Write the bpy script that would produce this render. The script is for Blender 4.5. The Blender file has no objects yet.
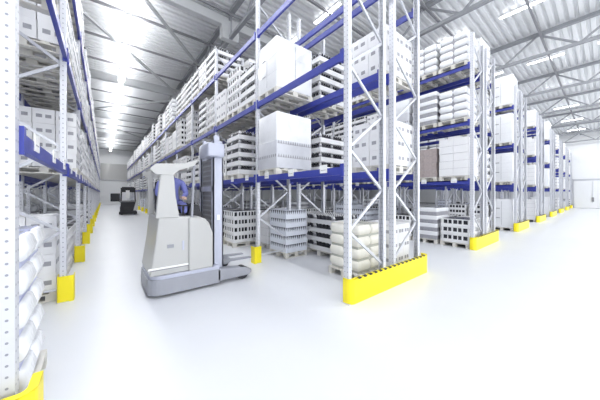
import bpy, bmesh, math, random
from mathutils import Vector, Matrix
random.seed(7)
SC = bpy.context.scene
COL = SC.collection
# ------------------------------------------------------------------ camera, world, exposure
F = 244.5
cam_d = bpy.data.cameras.new('camera'); cam = bpy.data.objects.new('camera', cam_d); COL.objects.link(cam)
cam.location = (0, 0, 1.7); cam.rotation_euler = (math.radians(90), 0, math.radians(-38.75))
cam_d.sensor_width = 36; cam_d.lens = 36*F/600; cam_d.shift_y = -0.010; cam_d.clip_end = 300; cam_d.clip_start = 0.05
SC.camera = cam
W = bpy.data.worlds.new('world'); SC.world = W; W.use_nodes = True
W.node_tree.nodes['Background'].inputs[0].default_value = (0.93, 0.96, 1.0, 1)
W.node_tree.nodes['Background'].inputs[1].default_value = 1.7
SC.view_settings.view_transform = 'Standard'; SC.view_settings.look = 'None'
SC.view_settings.gamma = 1; SC.view_settings.exposure = 0.72; SC.view_settings.use_curve_mapping = False
LAMP_W = 27.0

# ------------------------------------------------------------------ materials
def mat(name, col, rough=0.5, metal=0.0, bump=0.0, bscale=30, var=0.0, vscale=4, emit=0, coat=0):
    m = bpy.data.materials.new(name); m.use_nodes = True
    nt = m.node_tree; b = nt.nodes['Principled BSDF']
    b.inputs['Base Color'].default_value = (*col, 1); b.inputs['Roughness'].default_value = rough
    b.inputs['Metallic'].default_value = metal
    if coat: b.inputs['Coat Weight'].default_value = coat
    tc = nt.nodes.new('ShaderNodeTexCoord')
    if var:
        n = nt.nodes.new('ShaderNodeTexNoise'); n.inputs['Scale'].default_value = vscale; n.inputs['Detail'].default_value = 4
        nt.links.new(tc.outputs['Object'], n.inputs['Vector'])
        r = nt.nodes.new('ShaderNodeMixRGB'); r.blend_type = 'MIX'
        r.inputs[1].default_value = (*[c*(1-var) for c in col], 1); r.inputs[2].default_value = (*[min(1, c*(1+var)) for c in col], 1)
        nt.links.new(n.outputs['Fac'], r.inputs[0]); nt.links.new(r.outputs[0], b.inputs['Base Color'])
    if bump:
        n2 = nt.nodes.new('ShaderNodeTexNoise'); n2.inputs['Scale'].default_value = bscale
        nt.links.new(tc.outputs['Object'], n2.inputs['Vector'])
        bp = nt.nodes.new('ShaderNodeBump'); bp.inputs['Strength'].default_value = bump; bp.inputs['Distance'].default_value = 0.02
        nt.links.new(n2.outputs['Fac'], bp.inputs['Height']); nt.links.new(bp.outputs[0], b.inputs['Normal'])
    if emit:
        b.inputs['Emission Color'].default_value = (1, 1, 1, 1); b.inputs['Emission Strength'].default_value = emit
    return m

def holes_mat(name, col):
    """galvanised upright steel with a regular row of punched holes on every face"""
    m = mat(name, col, 0.4, 0.15, var=0.03, vscale=20)
    nt = m.node_tree; b = nt.nodes['Principled BSDF']; N = nt.nodes; L = nt.links
    tc = N.new('ShaderNodeTexCoord'); sx = N.new('ShaderNodeSeparateXYZ'); L.new(tc.outputs['Object'], sx.inputs[0])
    sn = N.new('ShaderNodeSeparateXYZ'); L.new(tc.outputs['Normal'], sn.inputs[0])
    def M(op, a, b_=None, c=None):
        n = N.new('ShaderNodeMath'); n.operation = op
        for i, v in enumerate((a, b_, c)):
            if v is None: continue
            if isinstance(v, (int, float)): n.inputs[i].default_value = v
            else: L.new(v, n.inputs[i])
        return n.outputs[0]
    za = M('MULTIPLY', M('SUBTRACT', M('FRACT', M('DIVIDE', sx.outputs[2], 0.075)), 0.5), 0.075)
    isx = M('GREATER_THAN', M('ABSOLUTE', sn.outputs[0]), 0.5)
    cy = M('SUBTRACT', M('ABSOLUTE', sx.outputs[1]), 0.026)     # two rows on the wide web
    cx = sx.outputs[0]
    c = M('ADD', M('MULTIPLY', isx, cy), M('MULTIPLY', M('SUBTRACT', 1, isx), cx))
    d = M('SQRT', M('ADD', M('MULTIPLY', za, za), M('MULTIPLY', c, c)))
    h = M('LESS_THAN', d, 0.0085)
    old = b.inputs['Base Color'].links[0].from_socket
    mx = N.new('ShaderNodeMixRGB'); L.new(h, mx.inputs[0]); L.new(old, mx.inputs[1]); mx.inputs[2].default_value = (0.30, 0.31, 0.36, 1)
    L.new(mx.outputs[0], b.inputs['Base Color'])
    return m

M_ = {}
M_['steel'] = mat('galvanised_steel', (0.60, 0.61, 0.65), 0.38, 0.25, var=0.03, vscale=15)
M_['upright'] = holes_mat('punched_upright_steel', (0.66, 0.67, 0.71))
M_['blue'] = mat('blue_beam_paint', (0.04, 0.055, 0.34), 0.35, var=0.06)
M_['yellow'] = mat('yellow_guard_paint', (0.95, 0.80, 0.015), 0.4, var=0.03)
M_['black'] = mat('black_plastic', (0.02, 0.02, 0.025), 0.5)
M_['dark'] = mat('dark_bottle_glass', (0.035, 0.035, 0.045), 0.25, var=0.3, vscale=20)
M_['white'] = mat('white_cardboard', (0.84, 0.84, 0.85), 0.6, var=0.03, vscale=6, bump=0.1)
M_['film'] = mat('white_stretch_film', (0.86, 0.87, 0.89), 0.22, var=0.04, vscale=5, bump=0.5, bscale=9)
M_['filmgrey'] = mat('clear_film_over_grey_goods', (0.62, 0.63, 0.67), 0.3, var=0.1, vscale=7, bump=0.4, bscale=14)
M_['grey'] = mat('grey_goods', (0.36, 0.36, 0.39), 0.6, var=0.25, vscale=18)
M_['brown'] = mat('brown_goods', (0.42, 0.36, 0.35), 0.6, var=0.3, vscale=12)
M_['cream'] = mat('cream_sack_paper', (0.86, 0.84, 0.76), 0.55, var=0.06, vscale=7, bump=0.4, bscale=10)
M_['creamdark'] = mat('cream_grey_sack_seam', (0.50, 0.50, 0.45), 0.6, var=0.1)
M_['crate'] = mat('pale_grey_blue_crate', (0.74, 0.77, 0.84), 0.45, var=0.05)
M_['cratedark'] = mat('slate_crate_inside', (0.05, 0.055, 0.08), 0.6)
M_['wood'] = mat('pallet_pine', (0.68, 0.66, 0.61), 0.75, var=0.15, vscale=9)
M_['deckwood'] = mat('pale_rack_slats', (0.78, 0.76, 0.70), 0.7, var=0.1, vscale=9)
M_['bluefilm'] = mat('pale_blue_printed_sack', (0.55, 0.58, 0.78), 0.4, var=0.25, vscale=5)
M_['trusspaint'] = mat('grey_truss_paint', (0.30, 0.31, 0.33), 0.5, var=0.05)
M_['girderpaint'] = mat('pale_grey_girder_paint', (0.55, 0.56, 0.57), 0.5, var=0.05)
M_['darksteel'] = mat('dark_grey_purlin_steel', (0.26, 0.26, 0.275), 0.5)
M_['deck'] = mat('white_roof_deck', (0.80, 0.81, 0.82), 0.45, 0.0, var=0.03, vscale=0.7)
M_['wall'] = mat('white_sandwich_wall', (0.86, 0.87, 0.88), 0.5, var=0.01)
M_['label'] = mat('white_location_label', (0.88, 0.88, 0.86), 0.5)
M_['lamp'] = mat('lit_lamp_diffuser', (0.9, 0.9, 0.9), 0.4, emit=6)
M_['truckwhite'] = mat('light_grey_truck_paint', (0.50, 0.50, 0.49), 0.3, var=0.02, coat=0.3)
M_['truckgrey'] = mat('mid_grey_truck_chassis', (0.33, 0.34, 0.38), 0.4, var=0.08)
M_['mast'] = mat('grey_lavender_mast_steel', (0.50, 0.52, 0.62), 0.35, 0.1)
M_['cloth'] = mat('blue_work_clothes', (0.20, 0.22, 0.55), 0.8, var=0.1, bump=0.3)
M_['skin'] = mat('skin', (0.70, 0.48, 0.38), 0.5)
M_['hair'] = mat('dark_hair', (0.03, 0.025, 0.02), 0.6)
M_['glass'] = mat('headlight_glass', (0.85, 0.87, 0.9), 0.1)

def floor_mat():
    m = bpy.data.materials.new('polished_pale_concrete'); m.use_nodes = True; nt = m.node_tree; b = nt.nodes['Principled BSDF']
    tc = nt.nodes.new('ShaderNodeTexCoord')
    n = nt.nodes.new('ShaderNodeTexNoise'); n.inputs['Scale'].default_value = 0.5; n.inputs['Detail'].default_value = 8; n.inputs['Roughness'].default_value = 0.65
    nt.links.new(tc.outputs['Object'], n.inputs['Vector'])
    cr = nt.nodes.new('ShaderNodeValToRGB'); cr.color_ramp.elements[0].position = 0.3; cr.color_ramp.elements[1].position = 0.7
    cr.color_ramp.elements[0].color = (0.725, 0.74, 0.775, 1); cr.color_ramp.elements[1].color = (0.745, 0.76, 0.79, 1)
    nt.links.new(n.outputs['Fac'], cr.inputs[0]); nt.links.new(cr.outputs[0], b.inputs['Base Color'])
    n2 = nt.nodes.new('ShaderNodeTexNoise'); n2.inputs['Scale'].default_value = 3; n2.inputs['Detail'].default_value = 6
    nt.links.new(tc.outputs['Object'], n2.inputs['Vector'])
    mr = nt.nodes.new('ShaderNodeMapRange'); mr.inputs[3].default_value = 0.30; mr.inputs[4].default_value = 0.42
    nt.links.new(n2.outputs['Fac'], mr.inputs[0]); nt.links.new(mr.outputs[0], b.inputs['Roughness'])
    return m
M_['floor'] = floor_mat()

# ------------------------------------------------------------------ mesh builder
class MB:
    def __init__(s): s.v = []; s.f = []; s.mi = []; s.mats = []; s.sm = []
    def m(s, k):
        if k not in s.mats: s.mats.append(k)
        return s.mats.index(k)
    def add(s, vs, fs, k, smooth=False):
        o = len(s.v); s.v += [tuple(v) for v in vs]; i = s.m(k)
        for f in fs: s.f.append([o+a for a in f]); s.mi.append(i); s.sm.append(smooth)
    def box(s, x0, x1, y0, y1, z0, z1, k):
        v = [(x0,y0,z0),(x1,y0,z0),(x1,y1,z0),(x0,y1,z0),(x0,y0,z1),(x1,y0,z1),(x1,y1,z1),(x0,y1,z1)]
        s.add(v, [(0,3,2,1),(4,5,6,7),(0,1,5,4),(1,2,6,5),(2,3,7,6),(3,0,4,7)], k)
    def rbox(s, x0, x1, y0, y1, z0, z1, r, k, bulge=0.0, seg=3, rz=None):
        """box with rounded vertical edges and softened top and bottom"""
        rz = r if rz is None else rz
        rings = []
        nz = 4
        prof = [(rz, 0.0)] + [(rz*(1-math.sin(a)), rz*(1-math.cos(a))) for a in (math.pi/6, math.pi/3)] + [(0, rz)]
        hh = z1-z0
        levels = [(i_, z0+zz) for i_, zz in prof]
        levels += [(-bulge, (z0+z1)/2)] if bulge else []
        levels += [(i_, z1-zz) for i_, zz in reversed(prof)]
        for ins, z in levels:
            ring = []
            rr = max(r-ins*0.5, 0.001)
            for cx, cy, a0 in ((x1-ins-rr, y1-ins-rr, 0), (x0+ins+rr, y1-ins-rr, 90), (x0+ins+rr, y0+ins+rr, 180), (x1-ins-rr, y0+ins+rr, 270)):
                for q in range(seg+1):
                    a = math.radians(a0+90*q/seg); ring.append((cx+rr*math.cos(a), cy+rr*math.sin(a), z))
            rings.append(ring)
        n = len(rings[0]); vs = [p for r_ in rings for p in r_]; fs = []
        for i in range(len(rings)-1):
            for j in range(n): a = i*n+j; b = i*n+(j+1) % n; fs.append((a, b, b+n, a+n))
        fs.append(tuple(reversed(range(n)))); fs.append(tuple(range((len(rings)-1)*n, len(rings)*n)))
        s.add(vs, fs, k, True)
    def bar(s, p0, p1, w, k, h=None, up=(0,0,1)):
        p0 = Vector(p0); p1 = Vector(p1); h = h or w
        d = (p1-p0).normalized(); u = Vector(up)
        if abs(d.dot(u)) > 0.98: u = Vector((1,0,0))
        a = d.cross(u).normalized()*w/2; b = a.cross(d).normalized()*h/2
        v = [p0-a-b, p0+a-b, p0+a+b, p0-a+b, p1-a-b, p1+a-b, p1+a+b, p1-a+b]
        s.add(v, [(0,3,2,1),(4,5,6,7),(0,1,5,4),(1,2,6,5),(2,3,7,6),(3,0,4,7)], k)
    def cyl(s, p0, p1, r, k, n=10, r1=None):
        p0 = Vector(p0); p1 = Vector(p1); r1 = r if r1 is None else r1
        d = (p1-p0).normalized(); u = Vector((0,0,1)) if abs(d.z) < 0.9 else Vector((1,0,0))
        a = d.cross(u).normalized(); b = d.cross(a)
        v = []
        for p, rr in ((p0, r), (p1, r1)):
            for i in range(n):
                t = 2*math.pi*i/n; v.append(p+a*rr*math.cos(t)+b*rr*math.sin(t))
        fs = [(i, i+n, (i+1) % n+n, (i+1) % n) for i in range(n)]
        s.add(v, fs, k, n > 8); s.add(v, [tuple(range(n)), tuple(reversed(range(n, 2*n)))], k)
    def prism(s, poly, z0, z1, k, smooth=False):
        n = len(poly); v = [(x, y, z0) for x, y in poly]+[(x, y, z1) for x, y in poly]
        s.add(v, [(i, (i+1) % n, (i+1) % n+n, i+n) for i in range(n)]+[tuple(reversed(range(n))), tuple(range(n, 2*n))], k, smooth)
    def xz(s, poly, y0, y1, k):
        n = len(poly); v = [(x, y0, z) for x, z in poly]+[(x, y1, z) for x, z in poly]
        s.add(v, [(i, (i+1) % n, (i+1) % n+n, i+n) for i in range(n)]+[tuple(reversed(range(n))), tuple(range(n, 2*n))], k)
    def mesh(s, name):
        me = bpy.data.meshes.new(name); me.from_pydata(s.v, [], s.f)
        for k in s.mats: me.materials.append(M_[k])
        me.polygons.foreach_set('material_index', s.mi); me.polygons.foreach_set('use_smooth', s.sm)
        me.update(); return me
    def build(s, name, parent=None, loc=(0,0,0), rz=0): return link(name, s.mesh(name), parent, loc, rz)

def link(name, me, parent=None, loc=(0,0,0), rz=0):
    o = bpy.data.objects.new(name, me); COL.objects.link(o); o.location = loc; o.rotation_euler = (0, 0, rz)
    if parent: o.parent = parent
    return o
def thing(name, label, cat, loc=(0,0,0), rz=0, group=None):
    o = link(name, None, None, loc, rz); o.empty_display_size = 0.2
    return tag(o, label, cat, group)
def tag(o, label, cat, group=None):
    o['label'] = label; o['category'] = cat
    if group: o['group'] = group
    return o
def struct(o): o['kind'] = 'structure'; return o
ORD = ['first','second','third','fourth','fifth','sixth','seventh','eighth','ninth','tenth','eleventh','twelfth','thirteenth','fourteenth','fifteenth','sixteenth','seventeenth','eighteenth','nineteenth','twentieth','twenty-first','twenty-second','twenty-third','twenty-fourth']

# ------------------------------------------------------------------ room shell
YB, XR, XL, YF, ZR = 50.0, 45.0, -7.5, -9.0, 9.15
b = MB(); b.box(XL, XR, YF, YB, -0.2, 0, 'floor'); struct(b.build('floor'))
b = MB(); b.box(XL-0.2, XR+0.2, YB, YB+0.2, 0, ZR+0.3, 'wall')
struct(b.build('wall_back'))
b = MB(); b.box(XR, XR+0.2, YF, YB, 0, ZR+0.3, 'wall'); struct(b.build('wall_right'))
b = MB(); b.box(XL-0.2, XL, YF, YB, 0, ZR+0.3, 'wall'); struct(b.build('wall_left'))
# trapezoidal deck, ribs run along X
b = MB(); P = 0.28; n = int((YB-YF)/P); prof = []
for i in range(n+1):
    y = YF+i*P
    prof += [(y, ZR), (y+0.13, ZR), (y+0.165, ZR+0.11), (y+0.245, ZR+0.11)]
prof += [(YB+0.3, ZR)]
v = []; 
for x in (XL-0.2, XR+0.2): v += [(x, y, z) for y, z in prof]
m_ = len(prof)
b.add(v, [(i, i+1, i+1+m_, i+m_) for i in range(m_-1)], 'deck')
b.box(XL-0.2, XR+0.2, YF, YB+0.3, ZR+0.16, ZR+0.3, 'deck')
struct(b.build('ceiling'))
# baseboards and wall rails
b = MB(); b.box(XR-0.03, XR, YF, YB, 0, 0.18, 'darksteel'); struct(b.build('baseboard_right'))
b = MB(); b.box(XR-0.08, XR, YF, YB, 3.4, 3.5, 'steel'); struct(b.build('trim_1'))
b = MB()
b.box(XR-0.05, XR, 2.4, 2.46, 0.0, 3.5, 'steel'); b.box(XR-0.05, XR, -1.6, -1.54, 0.0, 3.5, 'steel'); b.box(XR-0.05, XR, -1.6, 2.4, 3.3, 3.4, 'steel')
struct(b.build('trim_2'))
# large sliding door on the right wall, pale panel on the far wall above the lane
b = MB(); b.box(XR-0.06, XR, -1.5, 2.35, 0.02, 3.28, 'wall'); d1 = struct(b.build('door_1'))
b = MB(); b.box(XR-0.10, XR-0.06, 0.85, 0.89, 0.7, 3.2, 'steel'); b.box(XR-0.12, XR-0.06, 0.78, 0.96, 0.8, 1.3, 'darksteel'); b.build('door_handle', d1)
b = MB(); b.box(-0.4, 3.6, YB-0.12, YB, 3.9, 6.6, 'truckwhite'); b.box(-0.4, 3.6, YB-0.14, YB, 3.9, 4.0, 'steel'); struct(b.build('trim_3'))
b = MB(); b.box(-0.3, 2.9, YB-0.10, YB, 0, 3.6, 'wall'); struct(b.build('door_2'))

# ------------------------------------------------------------------ roof trusses (along Y, above each double row), purlins, girders, braces
TB, TT = 7.95, 9.05
TX = [-7.0+5.72*0, -1.75] + [4.0+5.75*k for k in range(8)]
TX = [-1.75] + [4.0+5.75*k for k in range(8)]
tnames = ['above left rack row'] + ['above %s rack row right of aisle' % ORD[k] for k in range(7)] + ['beside the right wall']
for q, x in enumerate(TX):
    if x > XR-0.3: continue
    t = thing('roof_truss', 'long grey lattice roof truss running %s' % tnames[q], 'roof truss', (x, 0, TB), group='roof trusses')
    y1 = YB if x < 5 else 24.0
    b = MB(); b.box(-0.09, 0.09, YF, y1, TT-TB-0.14, TT-TB+0.0, 'trusspaint'); b.build('top_chord', t)
    b = MB(); b.box(-0.07, 0.07, YF, y1, 0, 0.12, 'trusspaint'); b.build('bottom_chord', t)
    b = MB(); y = -8.1
    while y < y1-1.3:
        for s in (1, -1):
            b.bar((0, y, TT-TB-0.1), (0, y+s*1.25, 0.06), 0.07, 'trusspaint')
        if x < 5: b.bar((0, y, TT-TB-0.1), (0, y, 0.06), 0.05, 'trusspaint')
        y += 2.5
    b.build('web_member', t)
py = 1.8-7.5; k = 0
while py < YB:
    b = MB(); x1 = XR-0.2 if py < 14 else 14
    b.box(XL+0.2, x1, py-0.04, py+0.04, TT-0.24, TT-0.16, 'darksteel')
    tag(b.build('purlin'), 'thin dark steel purlin crossing under the roof deck, %s from the front' % ORD[k], 'purlin', 'roof purlins')
    py += 2.5; k += 1
for k, gy in enumerate((9.6, 18.6, 27.6, 36.6, 45.6)):
    t = thing('cross_girder', 'wide pale grey girder crossing the lane roof, %s from the front' % ORD[k], 'girder', (0, gy, 8.45), group='cross girders')
    x1 = 20 if k < 2 else 10
    b = MB(); b.box(XL+0.2, x1, -0.11, 0.11, 0, 0.05, 'girderpaint'); b.box(XL+0.2, x1, -0.015, 0.015, 0.05, 0.42, 'girderpaint'); b.box(XL+0.2, x1, -0.11, 0.11, 0.42, 0.47, 'girderpaint'); b.build('flanged_beam', t)
    for xx in (-1.75, 4.0):
        b = MB(); b.box(xx-0.35, xx+0.35, -0.13, 0.13, -0.52, 0.0, 'girderpaint'); b.build('gusset', t)
for k, (p0, p1) in enumerate((((-1.6, 11.1, 8.6), (3.9, 18.4, 8.6)), ((1.0, 10.0, 8.6), (3.9, 13.6, 8.6)), ((3.9, 20, 8.6), (-1.6, 27, 8.6)), ((-1.6, 29, 8.6), (3.9, 36, 8.6)))):
    b = MB(); b.bar((0, 0, 0), Vector(p1)-Vector(p0), 0.10, 'girderpaint')
    tag(b.build('roof_brace', None, p0), 'diagonal pale roof brace above the lane, %s from the front' % ORD[k], 'brace', 'roof braces')

# ------------------------------------------------------------------ strip lamps
lamp_housing = MB(); lamp_housing.box(-0.09, 0.09, -0.72, 0.72, 0.03, 0.10, 'wall'); lamp_housing.cyl((0, -0.5, 0.1), (0, -0.5, 0.23), 0.008, 'steel', 5); lamp_housing.cyl((0, 0.5, 0.1), (0, 0.5, 0.23), 0.008, 'steel', 5)
lh = lamp_housing.mesh('housing')
lamp_tube = MB(); lamp_tube.rbox(-0.065, 0.065, -0.70, 0.70, 0.0, 0.035, 0.01, 'lamp'); lt = lamp_tube.mesh('diffuser')
def lamp(x, y, z, label, power, wide=False):
    t = thing('strip_lamp', label, 'ceiling lamp', (x, y, z), group='strip lamps over the aisles')
    link('housing', lh, t); link('diffuser', lt, t)
    if wide:
        t.scale = (2.0, 1.3, 1); link('suspension_rod', rod_me, t, (0, -0.5, 0.2)); link('suspension_rod', rod_me, t, (0, 0.5, 0.2))
    ld = lamp_data(power); lo = bpy.data.objects.new('lamp_light', ld); COL.objects.link(lo); lo.parent = t; lo.location = (0, 0, -0.01)
    lo = bpy.data.objects.new('added_deck_uplight', lamp_data(power*(1.0 if wide else 0.03))); COL.objects.link(lo); lo.parent = t; lo.location = (0, 0, 0.13); lo.rotation_euler = (math.pi, 0, 0)  # extra upward light, added to brighten the roof deck; not part of the fixture
b = MB(); b.cyl((0, 0, 0), (0, 0, 0.65), 0.006, 'steel', 6); rod_me = b.mesh('suspension_rod')
_ld = {}
def lamp_data(p):
    if p not in _ld:
        d = bpy.data.lights.new('lamp_light', 'AREA'); d.shape = 'RECTANGLE'; d.size = 0.12; d.size_y = 1.35; d.energy = p; d.color = (0.97, 0.985, 1.0); _ld[p] = d
    return _ld[p]
for ai, x in enumerate([0.80] + [7.0+5.75*k for k in range(7)]):
    if x > 42: continue
    y = -3.0; k = 0
    lim = 48 if ai == 0 else (13 if ai == 1 else 8)
    while y < lim:
        an = 'main lane' if ai == 0 else '%s cross-lying aisle right of main lane' % ORD[ai-1]
        an = 'main lane' if ai == 0 else '%s aisle right of main lane' % ORD[ai-1]
        lamp(x, y, 8.3 if ai == 0 else 8.92, 'lit white strip lamp over %s, %s from the front' % (an, ORD[k]), LAMP_W if ai < 2 else LAMP_W*1.1, ai == 0)
        y += 2.5; k += 1

# ------------------------------------------------------------------ racks
BP = 2.86; Y0 = 2.52; FD = 0.95; HU = 6.6
LV = [2.13, 3.94, 5.68]
# C-section upright: web toward -X (aisle face)
def cpoly(s):  # s=+1: web on -x side
    w, d, t, lip = 0.05, 0.037, 0.005, 0.015
    p = [(-d,-w),(d,-w),(d,-w+lip),(d-t,-w+lip),(d-t,-w+t),(-d+t,-w+t),(-d+t,w-t),(d-t,w-t),(d-t,w-lip),(d,w-lip),(d,w),(-d,w)]
    return p if s > 0 else [(-x, y) for x, y in reversed(p)]
up_me = {}
for s in (1, -1):
    b = MB(); b.prism(cpoly(s), 0.0, HU, 'upright'); b.box(-0.07, 0.07, -0.08, 0.08, 0, 0.008, 'steel'); up_me[s] = b.mesh('upright')
def brace_mesh(flip):
    b = MB(); z = 0.45; side = 1
    b.bar((0.03, 0, 0.2), (FD-0.03, 0, 0.2), 0.035, 'steel', 0.03)
    xs = (0.02, FD-0.02)
    while z+0.66 < HU:
        a, c = (xs[1], xs[0]) if side > 0 else (xs[0], xs[1])
        if flip: a, c = c, a
        b.bar((a, 0.0, z), (c, 0.0, z+0.66), 0.042, 'steel', 0.03, up=(0,1,0)); z += 0.66; side = -side
    return b.mesh('frame_bracing')
br_me = {0: brace_mesh(False), 1: brace_mesh(True)}
def beam_mesh():
    b = MB(); L = BP-0.10
    b.box(-0.025, 0.025, 0, L, -0.125, 0, 'blue'); b.box(-0.025, 0.012, 0, L, -0.035, 0.0, 'blue')
    for y in (0, L-0.05): b.box(-0.032, 0.032, y-0.004 if y else -0.004, y+0.054, -0.15, 0.05, 'blue')
    return b.mesh('beam')
bm_me = beam_mesh()
b = MB(); b.box(-0.034, -0.026, -0.085, 0.085, -0.075, 0.065, 'label'); b.box(-0.0345, -0.033, -0.06, 0.06, -0.03, -0.02, 'grey'); lab_me = b.mesh('location_label')
def rack(x, face, nb, label, group, flip=0, labels=0, spacer=False, near=False, ylist=None):
    """x = front (aisle side) upright centre; face=+1 body extends to +X, -1 extends to -X"""
    t = thing('pallet_rack', label, 'rack', (x, Y0, 0), group=group)
    for i in range(nb+1):
        y = i*BP
        link('upright', up_me[face], t, (0, y, 0)); link('upright', up_me[-face], t, (face*FD, y, 0))
        o = link('frame_bracing', br_me[flip], t, (0, y, 0)); o.scale = (face, 1, 1)
    for i in range(nb):
        for li, z in enumerate(LV):
            y = i*BP+0.05
            for f2, xx in ((0, -0.03*face), (1, face*(FD+0.03))):
                bo = link('beam', bm_me, t, (xx, y, z))
                if face*(1 if f2 == 0 else -1) < 0: bo.scale = (-1, 1, 1)
                if f2 == 0 and li == 0 and i < labels:
                    for q in range(3): link('location_label', lab_me, bo, (0, 0.43+q*0.93, 0))
    return t
G = 'pallet racks'
XP0, XP1 = 2.98, 5.22
rows = []   # (x_front_upright, face, bays, short name, label)
rack(XP0, 1, 16, 'tall galvanised rack with blue beams right of the main lane', G, 0, 8)
rack(XP1, -1, 10, 'tall rack standing back to back behind the right-hand lane rack', G, 0)
rack(-0.50, -1, 16, 'tall pale rack along the left side of the main lane', G, 0, 8)
rack(-2.75, 1, 7, 'tall rack standing back to back behind the left lane rack', G, 1)
for k in range(1, 7):
    nb = {1: 7, 2: 4}.get(k, 2)
    rack(XP0+5.75*k, 1, nb, 'tall rack facing left in the %s double row from the lane' % ORD[k], G, 0, 3 if k == 1 else 0)
    rack(XP1+5.75*k, -1, max(2, nb-3), 'tall rack facing right in the %s double row from the lane' % ORD[k], G, 0)
rack(XP0+5.75*7, 1, 2, 'single rack standing next to the right wall', G, 0)

# ------------------------------------------------------------------ goods
D, Wd = 1.02, 0.84    # load size along X and Y
def layer_bottle():
    b = MB(); h = 0.245; x, y = D/2, Wd/2
    b.box(-x, x, -y, y, 0, 0.02, 'white'); t = 0.008
    b.box(-x, x, -y, -y+t, 0.02, 0.12, 'white'); b.box(-x, x, y-t, y, 0.02, 0.12, 'white')
    b.box(-x, -x+t, -y, y, 0.02, 0.12, 'white'); b.box(x-t, x, -y, y, 0.02, 0.12, 'white')
    for i in range(12):
        for j in range(8):
            px = -x+0.05+i*(D-0.1)/11; pyy = -y+0.05+j*(Wd-0.1)/7
            edge = i in (0, 11) or j in (0, 7)
            mk = 'dark' if (i*7+j*3) % 5 else 'white'
            b.cyl((px, pyy, 0.02), (px, pyy, 0.17), 0.036, 'dark' if mk == 'dark' else 'grey', 6)
            b.cyl((px, pyy, 0.17), (px, pyy, h-0.02), 0.034, mk, 6, 0.014)
            b.cyl((px, pyy, h-0.02), (px, pyy, h), 0.016, 'white', 6)
    return b.mesh('bottle_layer'), h
def layer_pack():       # white shrink packs with dark slots: white slab + row of dark windows
    b = MB(); h = 0.25; x, y = D/2, Wd/2
    b.box(-x+0.03, x-0.03, -y+0.03, y-0.03, 0.0, h, 'dark')
    b.rbox(-x, x, -y, y, 0, 0.095, 0.02, 'white', rz=0.008)
    b.rbox(-x+0.01, x-0.01, -y+0.01, y-0.01, h-0.03, h-0.001, 0.02, 'white', rz=0.006)
    for i in range(9):
        px = -x+0.02+i*(D-0.1)/8
        for s in (-1, 1): b.box(px, px+0.022+0.016*((i*5) % 3), s*(y-0.018)-0.012, s*(y-0.018)+0.012, 0.09, h-0.025, 'white')
    for j in range(6):
        p2 = -y+0.03+j*(Wd-0.12)/5
        for s in (-1, 1): b.box(s*(x-0.018)-0.012, s*(x-0.018)+0.012, p2, p2+0.022+0.02*(j % 2), 0.09, h-0.025, 'white')
    return b.mesh('shrink_pack_layer'), h
def layer_window():     # cartons with hand holes
    b = MB(); h = 0.30; x, y = D/2, Wd/2; g = 0.006
    nx, ny = 3, 2
    for i in range(nx):
        for j in range(ny):
            x0 = -x+i*D/nx; y0 = -y+j*Wd/ny; x1 = x0+D/nx; y1 = y0+Wd/ny
            b.box(x0+g, x1-g, y0+g, y1-g, 0.003, h, 'white')
            for s, yy in ((-1, y0+g), (1, y1-g)):
                for f in (0.3, 0.7): b.box(x0+f*D/nx-0.045, x0+f*D/nx+0.045, yy-0.004, yy+0.004, 0.12, 0.19, 'grey')
            for xx in (x0+g, x1-g):
                for f in (0.3, 0.72): b.box(xx-0.004, xx+0.004, y0+f*Wd/ny-0.05, y0+f*Wd/ny+0.05, 0.12, 0.19, 'grey')
    return b.mesh('carton_layer'), h
def layer_sack(a, c, name, h=0.24):
    b = MB(); x, y = D/2, Wd/2
    b.box(-x+0.05, x-0.05, -y+0.05, y-0.05, 0, h, c)
    for i in range(2):
        for j in range(2):
            x0 = -x+i*D/2; y0 = -y+j*Wd/2
            b.rbox(x0+0.012, x0+D/2-0.012, y0+0.012, y0+Wd/2-0.012, 0.04, h, 0.06, a, bulge=0.015, rz=0.05)
    return b.mesh(name), h
def layer_band():       # white slab over recessed grey band
    b = MB(); h = 0.27; x, y = D/2, Wd/2
    b.rbox(-x+0.02, x-0.02, -y+0.02, y-0.02, 0.0, 0.14, 0.03, 'grey', rz=0.004)
    b.rbox(-x, x, -y, y, 0.13, h, 0.05, 'film', rz=0.02)
    return b.mesh('banded_layer'), h
def layer_crate():
    b = MB(); h = 0.225; x, y = D/2, Wd/2; g = 0.004; t = 0.012
    b.box(-x+0.03, x-0.03, -y+0.03, y-0.03, 0.0, h-0.02, 'cratedark')
    b.box(-x, x, -y, y, 0, h*0.38, 'crate')
    n = 11
    for i in range(n):       # toothed rim
        px = -x+i*D/n; w = D/n
        for s in (-1, 1):
            yy = s*y; b.add([(px, yy, h*0.38), (px+w, yy, h*0.38), (px+w*0.5, yy, h*0.98), (px, yy-s*t, h*0.38), (px+w, yy-s*t, h*0.38), (px+w*0.5, yy-s*t, h*0.98)], [(0,1,2),(5,4,3),(0,2,5,3),(1,4,5,2)], 'crate')
    n = 8
    for i in range(n):
        p2 = -y+i*Wd/n; w = Wd/n
        for s in (-1, 1):
            xx = s*x; b.add([(xx, p2, h*0.38), (xx, p2+w, h*0.38), (xx, p2+w*0.5, h*0.98), (xx-s*t, p2, h*0.38), (xx-s*t, p2+w, h*0.38), (xx-s*t, p2+w*0.5, h*0.98)], [(0,1,2),(5,4,3),(0,2,5,3),(1,4,5,2)], 'crate')
    b.box(-x+0.005, x-0.005, -y+0.005, y-0.005, h-0.012, h, 'crate')
    return b.mesh('crate_layer'), h
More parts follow.
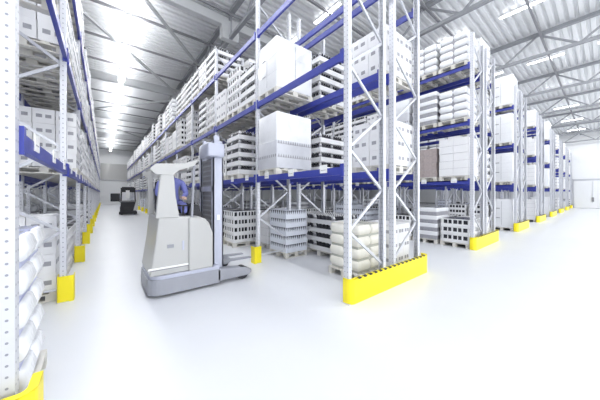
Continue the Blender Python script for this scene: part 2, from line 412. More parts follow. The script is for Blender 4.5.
def layer_carton(body='white', nm='plain_carton_layer'):
    b = MB(); h = 0.24; x, y = D/2, Wd/2; g = 0.004
    b.box(-x+0.02, x-0.02, -y+0.02, y-0.02, 0, h-0.01, 'grey')
    for i in range(3):
        for j in range(2):
            x0 = -x+i*D/3; y0 = -y+j*Wd/2
            b.box(x0+g, x0+D/3-g, y0+g, y0+Wd/2-g, 0.008, h, body)
            b.box(x0+D/6-0.03, x0+D/6+0.03, y0+g-0.001, y0+Wd/2-g+0.001, 0.06, 0.10, 'grey')
    return b.mesh(nm), h
def layer_block():
    b = MB(); h = 1.32; x, y = D/2, Wd/2
    b.rbox(-x, x, -y, y, 0, h, 0.02, 'film', rz=0.012)
    b.box(-x-0.002, x+0.002, -0.006, 0.006, 0.1, h-0.1, 'grey'); b.box(-0.006, 0.006, -y-0.002, y+0.002, 0.1, h-0.1, 'grey')
    for z in (0.42, 0.86): b.box(-x-0.003, -x, 0.06, 0.20, z, z+0.04, 'grey'); b.box(-x-0.003, x+0.003, -y-0.001, y+0.001, z, z+0.005, 'filmgrey')
    return b.mesh('wrapped_block'), h
def layer_print():
    b = MB(); h = 1.25; x, y = D/2, Wd/2
    b.rbox(-x, x, -y, y, 0, 0.62, 0.04, 'filmgrey', rz=0.02)
    b.rbox(-x+0.005, x-0.005, -y+0.005, y-0.005, 0.6, h, 0.04, 'film', rz=0.02)
    for z in (0.28, 0.58):
        for i in range(15):
            px = -x+0.05+i*(D-0.1)/14
            for s in (-1, 1):
                b.add([(px-0.03, s*(y+0.003), z-0.04), (px+0.03, s*(y+0.003), z-0.04), (px, s*(y+0.003), z+0.04), (px-0.03, s*(y-0.01), z-0.04), (px+0.03, s*(y-0.01), z-0.04), (px, s*(y-0.01), z+0.04)], [(0,1,2),(5,4,3),(0,2,5,3),(1,4,5,2),(0,3,4,1)], 'grey')
    for i in range(10):
        p2 = -y+0.05+i*(Wd-0.1)/9
        b.box(-x-0.003, x+0.003, p2-0.02, p2+0.02, 0.25, 0.31, 'grey')
    return b.mesh('printed_film_block'), h
def pallet_mesh():
    b = MB(); x, y = D/2+0.015, Wd/2+0.0
    for xx in (-x, -x/2-0.05, -0.05, x/2-0.05, x-0.1): b.box(xx, xx+0.1, -y, y, 0.122, 0.144, 'wood')
    for yy in (-y, -0.05, y-0.1): b.box(-x, x, yy, yy+0.1, 0.1, 0.122, 'wood'); b.box(-x, x, yy, yy+0.1, 0, 0.022, 'wood')
    for xx in (-x, -0.07, x-0.14):
        for yy in (-y, -0.05, y-0.1): b.box(xx, xx+0.14, yy, yy+0.1, 0.022, 0.1, 'wood')
    return b
PAL = pallet_mesh(); pal_me = PAL.mesh('pallet')
KINDS = {
 'bottle': (*layer_bottle(), 'white tray-packed bottle load', 'bottle_tray_layer'),
 'pack':   (*layer_pack(), 'black-and-white shrink-pack load', 'shrink_pack_layer'),
 'window': (*layer_window(), 'white slotted carton load', 'carton_layer'),
 'sack':   (*layer_sack('film', 'grey', 'white_sacks'), 'white bulging sack load', 'sack_layer'),
 'cream':  (*layer_sack('cream', 'creamdark', 'cream_sacks', 0.235), 'cream wrapped sack load', 'sack_layer'),
 'bluesack': (*layer_sack('film', 'bluefilm', 'blue_tinted_sacks', 0.25), 'blue-tinted wrapped sack load', 'sack_layer'),
 'band':   (*layer_band(), 'white grey-banded layer load', 'banded_layer'),
 'crate':  (*layer_crate(), 'pale blue-grey crate load', 'crate_layer'),
 'carton': (*layer_carton(), 'plain white carton load', 'carton_layer'),
 'brown':  (*layer_carton('brown', 'brown_carton_layer'), 'brown carton load', 'carton_layer'),
 'block':  (*layer_block(), 'smooth white film-wrapped load', 'wrapped_block'),
 'print':  (*layer_print(), 'grey-and-white printed film load', 'wrapped_block'),
}
# coarse whole-load meshes for the far bays (one object each)
def whole(kind, n):
    me, h, _, _ = KINDS[kind]
    vs = []; fs = []; mi = []; sm = []; mats = list(pal_me.materials)
    def app(m, dz):
        base = len(vs); off = {}
        for q, mm in enumerate(m.materials):
            if mm not in mats: mats.append(mm)
            off[q] = mats.index(mm)
        vs.extend([(v_.co.x, v_.co.y, v_.co.z+dz) for v_ in m.vertices])
        for p in m.polygons: fs.append([base+i for i in p.vertices]); mi.append(off[p.material_index]); sm.append(p.use_smooth)
    app(pal_me, 0)
    for i in range(n): app(me, 0.145+i*h)
    r = bpy.data.meshes.new('whole_load'); r.from_pydata(vs, [], fs)
    for mm in mats: r.materials.append(mm)
    r.polygons.foreach_set('material_index', mi); r.polygons.foreach_set('use_smooth', sm); r.update(); return r
_wh = {}
NAMES = {'brown': 'carton_load', 'bottle': 'bottle_tray_load', 'pack': 'shrink_pack_load', 'window': 'slotted_carton_load', 'sack': 'sack_load', 'cream': 'sack_load', 'bluesack': 'sack_load',
 'band': 'banded_load', 'crate': 'crate_load', 'carton': 'carton_load', 'block': 'film_wrapped_load', 'print': 'film_wrapped_load'}
def load(kind, x, y, z, n, label, group, rz=0.0, coarse=False, sc=(1,1)):
    me, h, _, pn = KINDS[kind]; nm = NAMES[kind]
    if coarse:
        if (kind, n) not in _wh: _wh[(kind, n)] = whole(kind, n)
        o = link(nm, _wh[(kind, n)], None, (x, y, z), rz); tag(o, label, 'pallet load', group)
        o.scale = (sc[0], sc[1], 1)
        return o
    t = thing(nm, label, 'pallet load', (x, y, z), rz, group)
    t.scale = (sc[0], sc[1], 1)
    link('pallet', pal_me, t)
    for i in range(n):
        j = 0.006
        link(pn, me, t, (random.uniform(-j, j), random.uniform(-j, j), 0.145+i*h), random.uniform(-0.006, 0.006))
    return t
def nlay(kind, hmax):
    h = KINDS[kind][1]; return max(1, int((hmax-0.145)/h))
LN = ['on the floor', 'on lower beams', 'on middle beams', 'on upper beams']
SLOT = ['near', 'middle', 'far']
UNSEEN = "0.2.0.2 0.2.1.0 0.3.0.1 0.3.0.2 0.4.0.1 0.4.0.2 0.4.1.1 0.5.0.0 0.5.0.1 0.5.0.2 0.5.1.1 0.6.0.0 0.6.1.2 0.7.0.1 0.7.1.0 0.10.0.2 0.11.0.0 0.11.0.1 0.11.0.2 0.12.0.0 0.12.0.1 0.13.0.0 0.13.0.1 0.13.0.2 0.15.2.2 1.1.1.1 1.1.1.2 1.1.2.2 1.2.0.0 1.2.0.2 1.2.1.0 1.2.2.1 1.3.0.0 1.3.0.2 1.3.2.0 1.3.2.1 1.3.2.2 1.4.0.0 1.4.0.2 1.4.1.0 1.4.1.2 1.4.2.0 1.5.0.0 1.5.1.0 1.5.1.1 1.5.2.0 1.5.2.1 1.5.2.2 1.6.0.0 1.6.0.2 1.6.1.0 1.6.1.1 1.6.2.1 1.6.2.2 1.7.0.0 1.7.0.1 1.7.0.2 1.7.1.1 1.7.2.0 1.7.2.2 2.0.2.0 2.1.3.0 2.5.0.1 2.6.0.0 2.6.0.1 2.6.0.2 2.7.0.0 2.7.0.1 2.7.0.2 2.8.0.1 2.9.0.0 2.9.0.1 2.9.0.2 2.9.1.1 2.10.0.0 2.10.1.0 2.11.0.0 2.11.0.1 2.11.1.1 2.12.0.0 2.12.0.1 2.12.0.2 2.12.1.2 2.12.2.1 2.12.2.2 2.12.3.1 2.12.3.2 2.13.0.0 2.13.0.1 2.13.0.2 2.13.1.0 2.13.2.0 2.13.3.2 2.14.0.0 2.14.0.1 2.14.0.2 2.14.1.1 2.14.1.2 2.14.2.0 2.14.2.1 2.14.3.0 2.14.3.1 2.15.0.0 2.15.0.1 2.15.0.2 2.15.1.0 2.15.2.1 2.15.3.0 3.0.3.2 3.1.0.1 3.1.0.2 3.1.1.2 3.1.2.0 3.1.3.0 3.1.3.1 3.1.3.2 3.2.0.1 3.2.1.2 3.2.2.1 3.2.2.2 3.2.3.0 3.2.3.1 3.2.3.2 3.3.0.2 3.3.1.0 3.3.1.2 3.3.2.0 3.3.2.1 3.3.2.2 3.3.3.0 3.3.3.1 3.3.3.2 4.2.2.1 4.2.2.2 4.3.2.0 4.3.2.1 4.3.3.0 4.3.3.1 4.4.2.0 4.4.2.1 4.4.2.2 4.4.3.1 4.5.2.0 4.5.2.1 4.5.2.2 4.5.3.0 4.5.3.1 4.5.3.2 5.1.0.2 5.1.1.0 5.1.2.0 5.1.2.1 5.1.3.0 5.2.0.0 5.2.1.1 5.2.2.0 5.2.2.2 5.2.3.0 5.2.3.1 5.2.3.2 6.0.1.2 6.0.3.2 6.1.0.0 6.1.0.2 6.1.1.0 6.1.1.1 6.1.1.2 6.1.3.0 6.1.3.1 6.1.3.2 6.2.1.0 6.2.1.1 6.2.1.2 6.2.2.0 6.2.2.1 6.2.3.0 6.2.3.1 6.2.3.2 6.3.0.0 6.3.0.2 6.3.1.0 6.3.1.1 6.3.1.2 6.3.2.0 6.3.2.1 6.3.2.2 6.3.3.1 6.3.3.2 7.0.0.1 7.0.1.1 7.0.1.2 7.0.2.2 7.0.3.2 8.0.0.1 8.0.1.1 8.0.1.2 8.0.2.1 8.0.2.2 8.0.3.1 8.0.3.2 8.1.1.0 8.1.1.1 8.1.1.2 8.1.2.0 8.1.3.0 8.1.3.1 9.0.1.1 9.0.1.2 9.0.2.1 9.0.2.2 9.0.3.1 9.0.3.2 10.0.0.1 10.0.0.2 10.0.1.1 10.0.1.2 10.0.2.2 10.0.3.2 10.1.0.0 10.1.1.0 10.1.1.1 10.1.1.2 10.1.2.0 10.1.2.1 10.1.2.2 10.1.3.0 10.1.3.1 10.1.3.2 11.0.0.0 11.0.0.2 11.0.1.1 11.0.1.2 11.0.2.0 11.0.2.1 11.0.2.2 11.0.3.2 12.0.0.2 12.0.1.1 12.0.1.2 12.0.2.1 12.0.3.1 12.0.3.2 12.1.0.0 12.1.0.1 12.1.0.2 12.1.1.0 12.1.1.1 12.1.1.2 12.1.2.0 12.1.2.1 12.1.2.2 12.1.3.0 12.1.3.1 12.1.3.2 13.0.0.0 13.0.0.1 13.0.1.0 13.0.1.2 13.0.2.0 13.0.3.0 13.0.3.1 14.0.0.1 14.0.1.1 14.0.1.2 14.0.2.1 14.0.2.2 14.0.3.2 14.1.0.1 14.1.0.2 14.1.1.0 14.1.1.1 14.1.2.0 14.1.2.1 14.1.2.2 14.1.3.0 14.1.3.1 14.1.3.2 15.0.1.0 15.0.1.2 15.0.2.1 15.0.2.2 15.0.3.0 15.0.3.1 15.0.3.2 16.0.0.1 16.0.0.2 16.0.1.1 16.0.1.2 16.0.2.1 16.0.2.2 16.0.3.2"   # positions nothing of which shows from the camera
UNSEEN = set(UNSEEN.split())
RK = {}
def fill(x0, face, nb, rn, spec=None, pool=None, off=0.0, coarse_from=5, skip=0.10, floorpool=None, fback=0.10):
    spec = spec or {}
    ri = len(RK); RK[ri] = rn
    pool = pool or ['bottle', 'window', 'sack', 'carton', 'pack', 'carton', 'bottle', 'print']
    floorpool = floorpool or ['pack', 'bottle', 'crate', 'band', 'pack', 'sack']
    for i in range(nb):
        for lv in range(4):
            for s in range(3):
                key = '%d.%d.%d.%d' % (ri, i, lv, s); rg = random.Random(key)
                kind = spec.get((i, lv, s), 'rnd')
                if kind is None: continue
                if kind == 'rnd':
                    if rg.random() < skip: continue
                    kind = rg.choice(floorpool if lv == 0 else pool)
                if key in UNSEEN: continue
                z = 0 if lv == 0 else LV[lv-1]
                hmax = rg.choice((1.1, 1.35)) if lv == 0 else rg.choice((1.15, 1.25, 1.42)) if lv < 3 else rg.choice((1.15, 1.25, 1.45))
                n = nlay(kind, hmax)
                cx = x0+face*FD/2 + face*(fback if lv == 0 else 0); cy = Y0+i*BP+0.05+0.46+s*0.93 + rg.uniform(-0.02, 0.02)
                lab = '%s %s of %s, %s bay, %s slot' % (KINDS[kind][2], LN[lv], rn, ORD[i], SLOT[s])
                if lv == 0: lab = '%s on floor of %s, %s bay, %s slot' % (KINDS[kind][2], rn, ORD[i], SLOT[s])
                o = load(kind, cx, cy, z, n, lab, '%ss' % KINDS[kind][2], rg.uniform(-0.015, 0.015), i >= coarse_from)
                o.name = o.name; KEYS[o.name] = key
KEYS = {}
N = None
# right-hand lane rack (front)
sp = {(0,0,0): N, (0,0,1): N, (0,0,2): N, (0,1,0): N, (0,1,1): N, (0,1,2): 'print', (0,2,0): N, (0,2,1): N, (0,2,2): 'block', (0,3,0): N, (0,3,1): N, (0,3,2): N,
      (1,0,0): N, (1,0,1): N, (1,0,2): N, (1,1,0): N, (1,1,1): 'bottle', (1,1,2): 'pack', (1,2,0): 'bottle', (1,2,1): 'pack', (1,2,2): 'window', (1,3,0): N, (1,3,1): N, (1,3,2): N,
      (2,3,0): 'bottle', (2,3,1): 'window', (2,0,0): 'pack', (2,0,1): 'pack', (2,0,2): 'pack'}
white_pool = ['bottle', 'pack', 'bottle', 'pack', 'carton', 'sack', 'pack', 'window', 'bottle']
fill(XP0, 1, 16, 'right-hand rack', sp, white_pool, skip=0.15)
for nm_, ke_ in KEYS.items():
    if ke_ == '0.0.2.2': bpy.data.objects[nm_].scale = (1, 1, 0.84)
# behind it
sp = {(0,0,0): N, (0,0,1): N, (0,0,2): N, (0,1,0): 'window', (0,1,1): N, (0,1,2): 'bottle', (0,2,0): 'window', (0,2,1): N, (0,2,2): 'bottle', (0,3,0): N, (0,3,1): N, (0,3,2): N,
      (1,0,0): N, (1,0,1): N, (1,0,2): 'pack', (1,3,0): N, (1,3,1): N, (1,3,2): N, (1,2,0): N, (1,2,1): N}
fill(XP1, -1, 8, 'rack behind right-hand rack', sp, white_pool, coarse_from=3, skip=0.3)
# left lane rack
sp = {(0,0,0): N, (0,0,1): N, (0,0,2): N, (0,1,0): N, (0,1,1): N, (0,1,2): N, (0,2,0): 'window', (0,2,1): 'window', (0,2,2): N, (0,3,0): N, (0,3,1): N, (0,3,2): N,
      (1,0,0): 'window', (1,0,1): 'bottle', (1,0,2): 'pack', (1,1,0): N, (1,1,1): N}
fill(-0.50, -1, 16, 'left lane rack', sp, white_pool, skip=0.08, fback=0.13)
sp = {(0,0,0): N, (0,0,1): N, (0,1,0): N, (0,1,1): N, (0,1,2): N, (0,0,2): N, (0,3,0): N, (0,3,1): N, (1,1,0): N, (1,1,1): N, (1,1,2): N}
fill(-2.75, 1, 4, 'rack behind left rack', sp, white_pool, coarse_from=2, skip=0.35)
# second row from the lane and beyond
sp = {(0,0,0): 'pack', (0,0,1): 'band', (0,0,2): 'pack', (0,1,0): 'carton', (0,1,1): 'brown', (0,1,2): 'band', (0,2,0): 'sack', (0,2,1): 'band', (0,3,0): 'sack', (0,3,1): 'sack'}
fill(XP0+5.75, 1, 6, "second row's front rack", sp, skip=0.12, coarse_from=2)
fill(XP1+5.75, -1, 3, "second row's rear rack", {(0,0,0): 'carton', (0,1,0): 'bottle', (0,2,0): 'window', (0,3,0): 'window'}, skip=0.2, coarse_from=1)
for k in range(2, 7):
    kk = ['block', 'carton', 'block', 'window', 'carton'][k-2]
    fill(XP0+5.75*k, 1, {2: 4}.get(k, 2), "%s row's front rack" % ORD[k], {(0,0,0): kk, (0,1,0): kk, (0,2,0): kk, (0,3,0): 'block' if k == 2 else kk}, skip=0.1, coarse_from=1 if k < 4 else 0)
    fill(XP1+5.75*k, -1, 1, "%s row's rear rack" % ORD[k], {}, skip=0.2, coarse_from=0)
fill(XP0+5.75*7, 1, 1, "rack beside right wall", {}, skip=0.2, coarse_from=0)
# floor stock around the near bays
load('bluesack', -0.96, 3.08, 0, 5, 'blue-tinted wrapped sack load on the floor next to the bottom left upright', 'blue-tinted wrapped sack loads', 0.02)
load('cream', 4.24, 3.36, 0, 4, 'cream wrapped sack load on the floor behind the large yellow guard', 'cream wrapped sack loads', 0.0, sc=(0.82, 0.95))
load('window', 5.05, 3.20, 0, 3, 'white slotted carton load on floor right of the cream sack load', 'white slotted carton loads', 0.02, sc=(0.75, 1.0))
load('bottle', 5.15, 4.95, 0, 4, 'bottle-tray load with capped bottles on floor left of cream sacks', 'white tray-packed bottle loads', 0.0, sc=(0.98, 1.35))
load('crate', 4.08, 5.62, 0, 5, 'pale blue-grey toothed crate stack on floor right of the single yellow guard', 'pale blue-grey crate loads', 0.0, sc=(0.70, 0.95))
load('carton', 4.35, 6.85, 0, 4, 'low white carton load on floor behind the blue-grey crate stack', 'plain white carton loads', 0.0, sc=(0.8, 0.9))
load('pack', 4.78, 7.30, 0, 4, 'shrink-pack load on floor between the yellow-guarded upright and blue-grey crates', 'black-and-white shrink-pack loads')
load('pack', 3.70, 7.75, 0, 4, 'black-and-white shrink-pack load on floor left of single yellow guard', 'black-and-white shrink-pack loads', 0.0)

# ------------------------------------------------------------------ yellow guards
def guard_path(x0, x1, yf, ret, r, seg=6):
    """centre line of a U: starts behind left side, runs along front, ends behind right side"""
    p = [(x0, yf+ret)]
    for q in range(seg+1):
        a = math.radians(180+90*q/seg); p.append((x0+r+r*math.cos(a), yf+r+r*math.sin(a)))
    for q in range(seg+1):
        a = math.radians(270+90*q/seg); p.append((x1-r+r*math.cos(a), yf+r+r*math.sin(a)))
    p.append((x1, yf+ret)); return p
def offset(path, t):
    out = []
    for i, p in enumerate(path):
        a = Vector(path[max(0, i-1)]); c = Vector(path[min(len(path)-1, i+1)]); d = (c-a).normalized()
        out.append((p[0]-d.y*t, p[1]+d.x*t))
    return out
def end_guard(x0, x1, label, yf=2.41, ret=0.16):
    H = 0.385
    t = thing('end_guard', label, 'rack guard', ((x0+x1)/2, yf, 0), group='long yellow row-end guards')
    cx = (x0+x1)/2
    path = [(x-cx, y-yf) for x, y in guard_path(x0, x1, yf, ret, 0.10)]
    inn = offset(path, 0.012)
    b = MB(); n = len(path)
    v = [(x, y, 0) for x, y in path]+[(x, y, H) for x, y in path]+[(x, y, 0) for x, y in inn]+[(x, y, H) for x, y in inn]
    fs = []
    for i in range(n-1):
        fs += [(i, i+1, i+1+n, i+n), (i+1+2*n, i+2*n, i+3*n, i+1+3*n), (i+n, i+1+n, i+1+3*n, i+3*n)]
    fs += [(0, n, 3*n, 2*n), (n-1, 3*n-1, 4*n-1, 2*n-1)]
    b.add(v, fs, 'yellow'); b.build('guard_plate', t)
    # top flange, turned inwards
    inn2 = offset(path, 0.055); b = MB()
    v = [(x, y, H+0.001) for x, y in path]+[(x, y, H+0.001) for x, y in inn2]+[(x, y, H-0.008) for x, y in path]+[(x, y, H-0.008) for x, y in inn2]
    fs = []
    for i in range(n-1): fs += [(i, i+1, i+1+n, i+n), (i+3*n, i+1+3*n, i+1+2*n, i+2*n), (i+n, i+n+1, i+3*n+1, i+3*n), (i, i+2*n, i+2*n+1, i+1)]
    b.add(v, fs, 'yellow'); b.build('top_flange', t)
    w = x1-x0; nb = 16
    for i in range(nb):
        px = -w/2+0.22+i*(w-0.44)/(nb-1)
        b = MB(); b.box(px-0.035, px+0.035, -0.004, 0.040, H-0.018, H+0.006, 'black'); b.build('slot_marking', t)
rn = ['first','second','third','fourth','fifth','sixth','seventh']
for k in range(7):
    end_guard(XP0-0.055+5.75*k, XP1+0.33+5.75*k, 'long yellow row-end guard before the %s rack row right of the lane' % rn[k])
end_guard(-2.9, -0.35, 'long yellow row-end guard at the left rack, bottom left corner', 2.36, 0.26)
end_guard(XP0-0.055+5.75*7, XP0+1.1+5.75*7, 'short yellow row-end guard next to the right wall')
ug = MB(); H = 0.41
path = guard_path(-0.10, 0.10, -0.075, 0.19, 0.03, 4); inn = offset(path, 0.01); n = len(path)
v = [(x, y, 0) for x, y in path]+[(x, y, H) for x, y in path]+[(x, y, 0) for x, y in inn]+[(x, y, H) for x, y in inn]; fs = []
for i in range(n-1): fs += [(i, i+1, i+1+n, i+n), (i+1+2*n, i+2*n, i+3*n, i+1+3*n), (i+n, i+1+n, i+1+3*n, i+3*n)]
fs += [(0, n, 3*n, 2*n), (n-1, 3*n-1, 4*n-1, 2*n-1)]
ug.add(v, fs, 'yellow'); ug_me = ug.mesh('upright_guard')
for i in range(1, 17):
    for nm, x in (('right', XP0-0.03), ('left', -0.47)):
        o = link('upright_guard', ug_me, None, (x, Y0+i*BP, 0))
        tag(o, 'small yellow upright guard on %s side of the lane, %s behind the end guard' % (nm, ORD[i-1]), 'rack guard', 'small yellow upright guards')

# ------------------------------------------------------------------ reach truck
T = thing('reach_truck', 'light grey reach truck with grey mast working across the main lane', 'forklift', (0.55, 4.50, 0))
b = MB()   # chassis with rounded rear
pl = [(0.0, 0.2)]
for a in range(180, 271, 15): pl.append((0.22+0.22*math.cos(math.radians(a)), 0.22+0.22*math.sin(math.radians(a))))
pl += [(1.15, 0.0), (1.15, 1.2)]
for a in range(90, 181, 15): pl.append((0.22+0.22*math.cos(math.radians(a)), 0.98+0.22*math.sin(math.radians(a))))
b.prism(pl, 0.05, 0.30, 'truckgrey', False); b.prism([(x*0.97+0.02, y*0.97+0.02) for x, y in pl], 0.30, 0.36, 'mast'); b.build('chassis', T)
b = MB()   # body panel: side profile x,z
body = [(0.02, 0.36), (0.92, 0.36), (0.92, 1.24), (0.78, 1.30), (0.42, 1.32), (0.14, 1.32), (0.10, 0.9)]
b.xz(body, 0.04, 1.12, 'truckwhite'); o = b.build('body_panel', T); md = o.modifiers.new('bevel', 'BEVEL'); md.width = 0.03; md.segments = 3
b = MB(); b.box(0.0, 0.60, 0.028, 0.045, 0.47, 0.50, 'label'); b.box(0.0, 0.60, 0.026, 0.04, 0.455, 0.47, 'darksteel'); b.build('side_stripe', T)
b = MB(); b.box(0.27, 0.37, 0.028, 0.045, 0.80, 0.86, 'truckgrey'); b.build('side_vent', T)
b = MB(); b.box(0.50, 0.53, 0.028, 0.045, 0.74, 0.90, 'mast'); b.build('door_handle', T)
b = MB()   # battery / reach hood in front of the body
b.xz([(0.60, 0.36), (1.02, 0.36), (1.02, 0.98), (0.94, 1.20), (0.82, 1.27), (0.60, 1.30)], 0.0, 1.16, 'truckwhite'); o = b.build('battery_hood', T)
md = o.modifiers.new('bevel', 'BEVEL'); md.width = 0.03; md.segments = 3
b = MB()   # tapered cab pillar
b.xz([(0.10, 1.30), (0.46, 1.30), (0.40, 1.65), (0.37, 2.05), (0.17, 2.05), (0.13, 1.65)], 0.02, 0.10, 'truckwhite'); o = b.build('cab_pillar', T)
md = o.modifiers.new('bevel', 'BEVEL'); md.width = 0.02; md.segments = 3
b = MB(); b.xz([(0.12, 1.30), (0.22, 1.30), (0.20, 2.06), (0.12, 2.06)], 1.04, 1.12, 'truckwhite'); b.build('cab_pillar', T)
b = MB()   # overhead guard
b.xz([(0.02, 2.10), (0.10, 2.19), (0.50, 2.22), (0.74, 2.30), (0.70, 2.20), (0.44, 2.10), (0.36, 2.02), (0.10, 2.02)], 0.0, 0.07, 'truckwhite')
b.xz([(0.02, 2.10), (0.10, 2.19), (0.50, 2.22), (0.74, 2.30), (0.70, 2.20), (0.44, 2.10), (0.36, 2.02), (0.10, 2.02)], 1.07, 1.14, 'truckwhite')
for i in range(7): b.box(0.08+i*0.10, 0.11+i*0.10, 0.05, 1.08, 2.13, 2.17, 'truckwhite')
b.build('overhead_guard', T)
for yy in (0.05, 1.09): b = MB(); b.cyl((0.66, yy, 1.28), (0.70, yy, 2.24), 0.022, 'truckgrey', 8); b.build('guard_post', T)
b = MB(); b.rbox(0.22, 0.62, 0.52, 1.0, 0.98+0.34, 1.08+0.34, 0.05, 'black'); st = b.build('seat', T)
b = MB(); b.rbox(0.22, 0.62, 0.93, 1.02, 1.36, 1.95, 0.04, 'black'); b.build('backrest', st)
b = MB(); b.xz([(0.66, 1.25), (0.92, 1.25), (0.84, 1.50), (0.70, 1.52)], 0.3, 0.9, 'black'); b.build('control_console', T)
b = MB()
for q in range(12):
    a0, a1 = 2*math.pi*q/12, 2*math.pi*(q+1)/12
    b.bar((0.56+0.12*math.cos(a0), 0.22+0.12*math.sin(a0), 1.50), (0.56+0.12*math.cos(a1), 0.22+0.12*math.sin(a1), 1.50), 0.02, 'black')
b.cyl((0.56, 0.22, 1.30), (0.56, 0.22, 1.50), 0.02, 'black', 8); b.bar((0.44, 0.22, 1.49), (0.68, 0.22, 1.49), 0.02, 'black'); b.build('steering_wheel', T)
for yy in (0.0, 1.0):     # straddle legs
    b = MB(); b.xz([(1.10, 0.07), (1.72, 0.07), (1.80, 0.12), (1.80, 0.18), (1.66, 0.24), (1.10, 0.30)], yy, yy+0.2, 'truckgrey')
    lg = b.build('straddle_leg', T); md = lg.modifiers.new('bevel', 'BEVEL'); md.width = 0.02; md.segments = 2
    b = MB(); b.cyl((1.62, yy+0.03, 0.13), (1.62, yy+0.17, 0.13), 0.128, 'black', 20); b.build('load_wheel', lg)
b = MB(); b.cyl((0.35, 0.5, 0.17), (0.35, 0.65, 0.17), 0.17, 'black', 24); b.build('drive_wheel', T)
for yy in (0.24, 0.98):   # mast channels, three nested stages
    b = MB(); b.box(1.08, 1.27, yy-0.07, yy-0.05, 0.12, 2.72, 'mast'); b.box(1.08, 1.10, yy-0.07, yy+0.05, 0.12, 2.72, 'mast'); b.box(1.25, 1.27, yy-0.07, yy+0.05, 0.12, 2.72, 'mast')
    s_ = -1 if yy > 0.5 else 1
    b.box(1.125, 1.225, yy-0.025+0.03*s_, yy+0.025+0.03*s_, 0.2, 2.84, 'mast')
    b.build('mast_channel', T)
for z in (0.5, 1.75, 2.55): b = MB(); b.box(1.08, 1.11, 0.2, 1.02, z, z+0.1, 'mast'); b.build('mast_crosspiece', T)
b = MB(); b.box(1.11, 1.13, 0.32, 0.92, 0.6, 2.4, 'darksteel')
for z in range(18): b.box(1.095, 1.12, 0.34, 0.90, 0.65+z*0.1, 0.68+z*0.1, 'truckgrey')
b.build('mast_guard_grille', T)
b = MB(); b.cyl((1.16, 0.52, 0.3), (1.16, 0.52, 2.3), 0.035, 'darksteel', 10); b.cyl((1.16, 0.70, 0.3), (1.16, 0.70, 2.3), 0.035, 'darksteel', 10); b.cyl((1.16, 0.61, 0.3), (1.16, 0.61, 2.6), 0.02, 'black', 8); b.build('lift_cylinder', T)
b = MB(); b.rbox(0.94, 1.26, 0.05, 0.60, 2.40, 2.66, 0.03, 'mast'); b.build('valve_housing', T)
b = MB(); b.box(1.25, 1.30, 0.25, 0.97, 0.45, 0.95, 'truckgrey'); b.box(1.26, 1.29, 0.3, 0.33, 0.9, 1.4, 'truckgrey'); b.box(1.26, 1.29, 0.89, 0.92, 0.9, 1.4, 'truckgrey'); cg = b.build('fork_carriage', T)
for yy in (0.36, 0.76):
    b = MB(); b.xz([(1.30, 0.95), (1.30, 0.34), (1.34, 0.30), (1.98, 0.30), (1.98, 0.32), (1.36, 0.35), (1.335, 0.38), (1.335, 0.95)], yy, yy+0.1, 'truckgrey'); b.build('fork', cg)
b = MB(); b.box(1.15, 1.20, 0.16, 0.1695, 1.20, 1.30, 'label'); b.build('white_mark', T)

# driver of the reach truck: skinned figure, seated, blue work clothes
def skinned(name, pts, edges, k, parent=None, sub=2):
    me = bpy.data.meshes.new(name); me.from_pydata([p[:3] for p in pts], edges, []); o = link(name, me, parent)
    me.materials.append(M_[k])
    bm = bmesh.new(); bm.from_mesh(me); bm.verts.layers.skin.verify(); bm.to_mesh(me); bm.free()
    md = o.modifiers.new('skin', 'SKIN'); md.use_smooth_shade = True
    for i, p in enumerate(pts):
        r = p[3]; me.skin_vertices[0].data[i].radius = (r, r if len(p) < 5 else p[4])
    me.skin_vertices[0].data[0].use_root = True
    s = o.modifiers.new('sub', 'SUBSURF'); s.levels = sub; s.render_levels = sub
    return o
def ellipsoid(b, c, r, k, nu=16, nv=10, zmin=-1):
    vs = []; fs = []
    for j in range(nv+1):
        ph = math.pi*j/nv - math.pi/2
        for i in range(nu):
            th = 2*math.pi*i/nu; vs.append((c[0]+r[0]*math.cos(ph)*math.cos(th), c[1]+r[1]*math.cos(ph)*math.sin(th), c[2]+r[2]*max(zmin, math.sin(ph))))
    for j in range(nv):
        for i in range(nu): a = j*nu+i; c_ = j*nu+(i+1) % nu; fs.append((a, c_, c_+nu, a+nu))
    b.add(vs, fs, k, True)
PX, PY, PZ = 0.55+0.46, 4.50+0.70, 0.92   # under the hips, truck body carries the seat
DR = skinned('person', [
    (0,0,0.57,.15,.13),(0,0.02,0.72,.13,.11),(0,0.0,0.90,.16,.115),(0,-0.01,1.02,.12,.09),(0,-0.02,1.09,.055),(0,-0.03,1.14,.06),  # pelvis..neck
    (-.10,-.06,.56,.09),(-.13,-.42,.58,.07),(-.13,-.46,.42,.055),                                                             # left leg
    (.10,-.06,.56,.09),(.12,-.42,.58,.07),(.12,-.46,.42,.055),
    (-.19,-.01,1.0,.065),(-.25,-.10,.78,.048),(-.16,-.32,.70,.036),
    (.19,-.01,1.0,.065),(.24,-.12,.78,.048),(.12,-.36,.72,.036)],
    [(0,1),(1,2),(2,3),(3,4),(4,5),(0,6),(6,7),(7,8),(0,9),(9,10),(10,11),(3,12),(12,13),(13,14),(3,15),(15,16),(16,17)], 'cloth')
DR.location = (PX, PY, PZ); tag(DR, 'person in blue work clothes sitting at the controls of the reach truck', 'person')
b = MB(); hc = (0, -0.05, 1.25)
ellipsoid(b, hc, (0.077, 0.095, 0.118), 'skin'); b.cyl((0, -0.13, 1.25), (0, -0.165, 1.225), 0.012, 'skin', 8, 0.017)
for s in (-1, 1):
    ellipsoid(b, (s*0.078, -0.04, 1.245), (0.012, 0.022, 0.032), 'skin', 8, 6)
    ellipsoid(b, (s*0.030, -0.132, 1.265), (0.012, 0.009, 0.007), 'black', 8, 6)
b.box(-0.025, 0.025, -0.142, -0.130, 1.187, 1.193, 'brown'); b.build('head', DR)
b = MB(); ellipsoid(b, (0, -0.035, 1.275), (0.086, 0.098, 0.112), 'hair', 16, 10, -0.15); b.build('hair', DR)
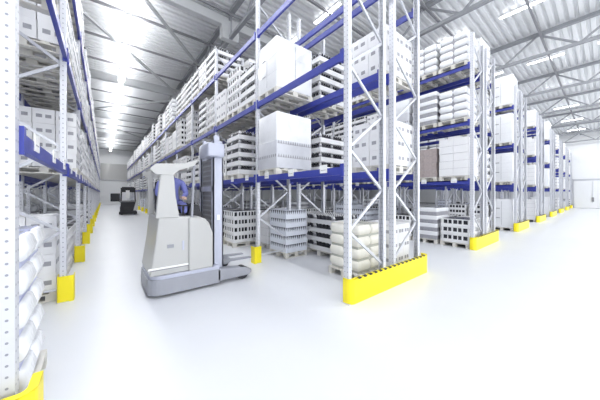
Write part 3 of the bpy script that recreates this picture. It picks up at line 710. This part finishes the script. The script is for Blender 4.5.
for s, w in ((-1, (-.16,-.32,.70)), (1, (.12,-.36,.72))):
    wx, wy, wz = w; b = MB()
    ellipsoid(b, (wx, wy-0.045, wz), (0.038, 0.05, 0.018), 'skin', 10, 6)
    for q, L_ in enumerate((0.055, 0.065, 0.060, 0.045)):
        fx = wx-0.028+q*0.019; b.cyl((fx, wy-0.085, wz), (fx, wy-0.085-L_*0.6, wz-0.008), 0.009, 'skin', 6); b.cyl((fx, wy-0.085-L_*0.6, wz-0.008), (fx, wy-0.085-L_*0.7, wz-0.04), 0.008, 'skin', 6)
    b.cyl((wx-s*0.03, wy-0.03, wz), (wx-s*0.062, wy-0.075, wz-0.012), 0.010, 'skin', 6); b.build('hand', DR)

# ------------------------------------------------------------------ second forklift far down the lane
T2 = thing('counterbalance_forklift', 'small black forklift facing the camera far down the main lane', 'forklift', (1.55, 24.3, 0), math.radians(-4))
b = MB(); b.rbox(-0.55, 0.55, 0.0, 1.5, 0.14, 0.75, 0.12, 'black'); b.xz([(-0.5, 0.7), (0.5, 0.7), (0.42, 1.15), (-0.42, 1.15)], 0.0, 0.6, 'black'); b.build('body', T2)
b = MB()
for x in (-0.5, 0.5):
    b.bar((x, 0.15, 1.0), (x*0.9, 0.25, 2.15), 0.07, 'black'); b.bar((x, 1.4, 0.7), (x*0.9, 1.3, 2.15), 0.07, 'black')
b.box(-0.5, 0.5, 0.15, 1.4, 2.12, 2.2, 'black'); b.build('overhead_guard', T2)
b = MB(); b.rbox(-0.42, 0.42, 0.2, 0.34, 1.85, 2.28, 0.04, 'black'); b.build('roof_light_bar', T2)
b = MB(); b.box(-0.16, 0.1, -0.02, 0.06, 1.35, 2.0, 'label'); b.box(-0.62, 0.45, -0.04, 0.0, 1.05, 1.12, 'darksteel'); b.build('front_screen', T2)
b = MB(); b.rbox(-1.15, -0.55, 0.1, 0.5, 1.1, 1.75, 0.04, 'black'); b.build('side_box', T2)
for x in (-0.5, 0.38):
    b = MB(); b.cyl((x, 0.25, 0.17), (x+0.14, 0.25, 0.17), 0.17, 'black', 18); b.build('wheel', T2)
b = MB(); b.box(-0.6, 0.6, -0.1, 0.0, 0.06, 0.28, 'black'); b.build('bumper', T2)
b = MB(); b.xz([(0.35, 0.35), (0.62, 0.35), (0.75, 1.4), (0.70, 1.9), (0.62, 1.9), (0.55, 1.2)], -0.06, 0.02, 'truckwhite'); b.build('pale_side_fender', T2)
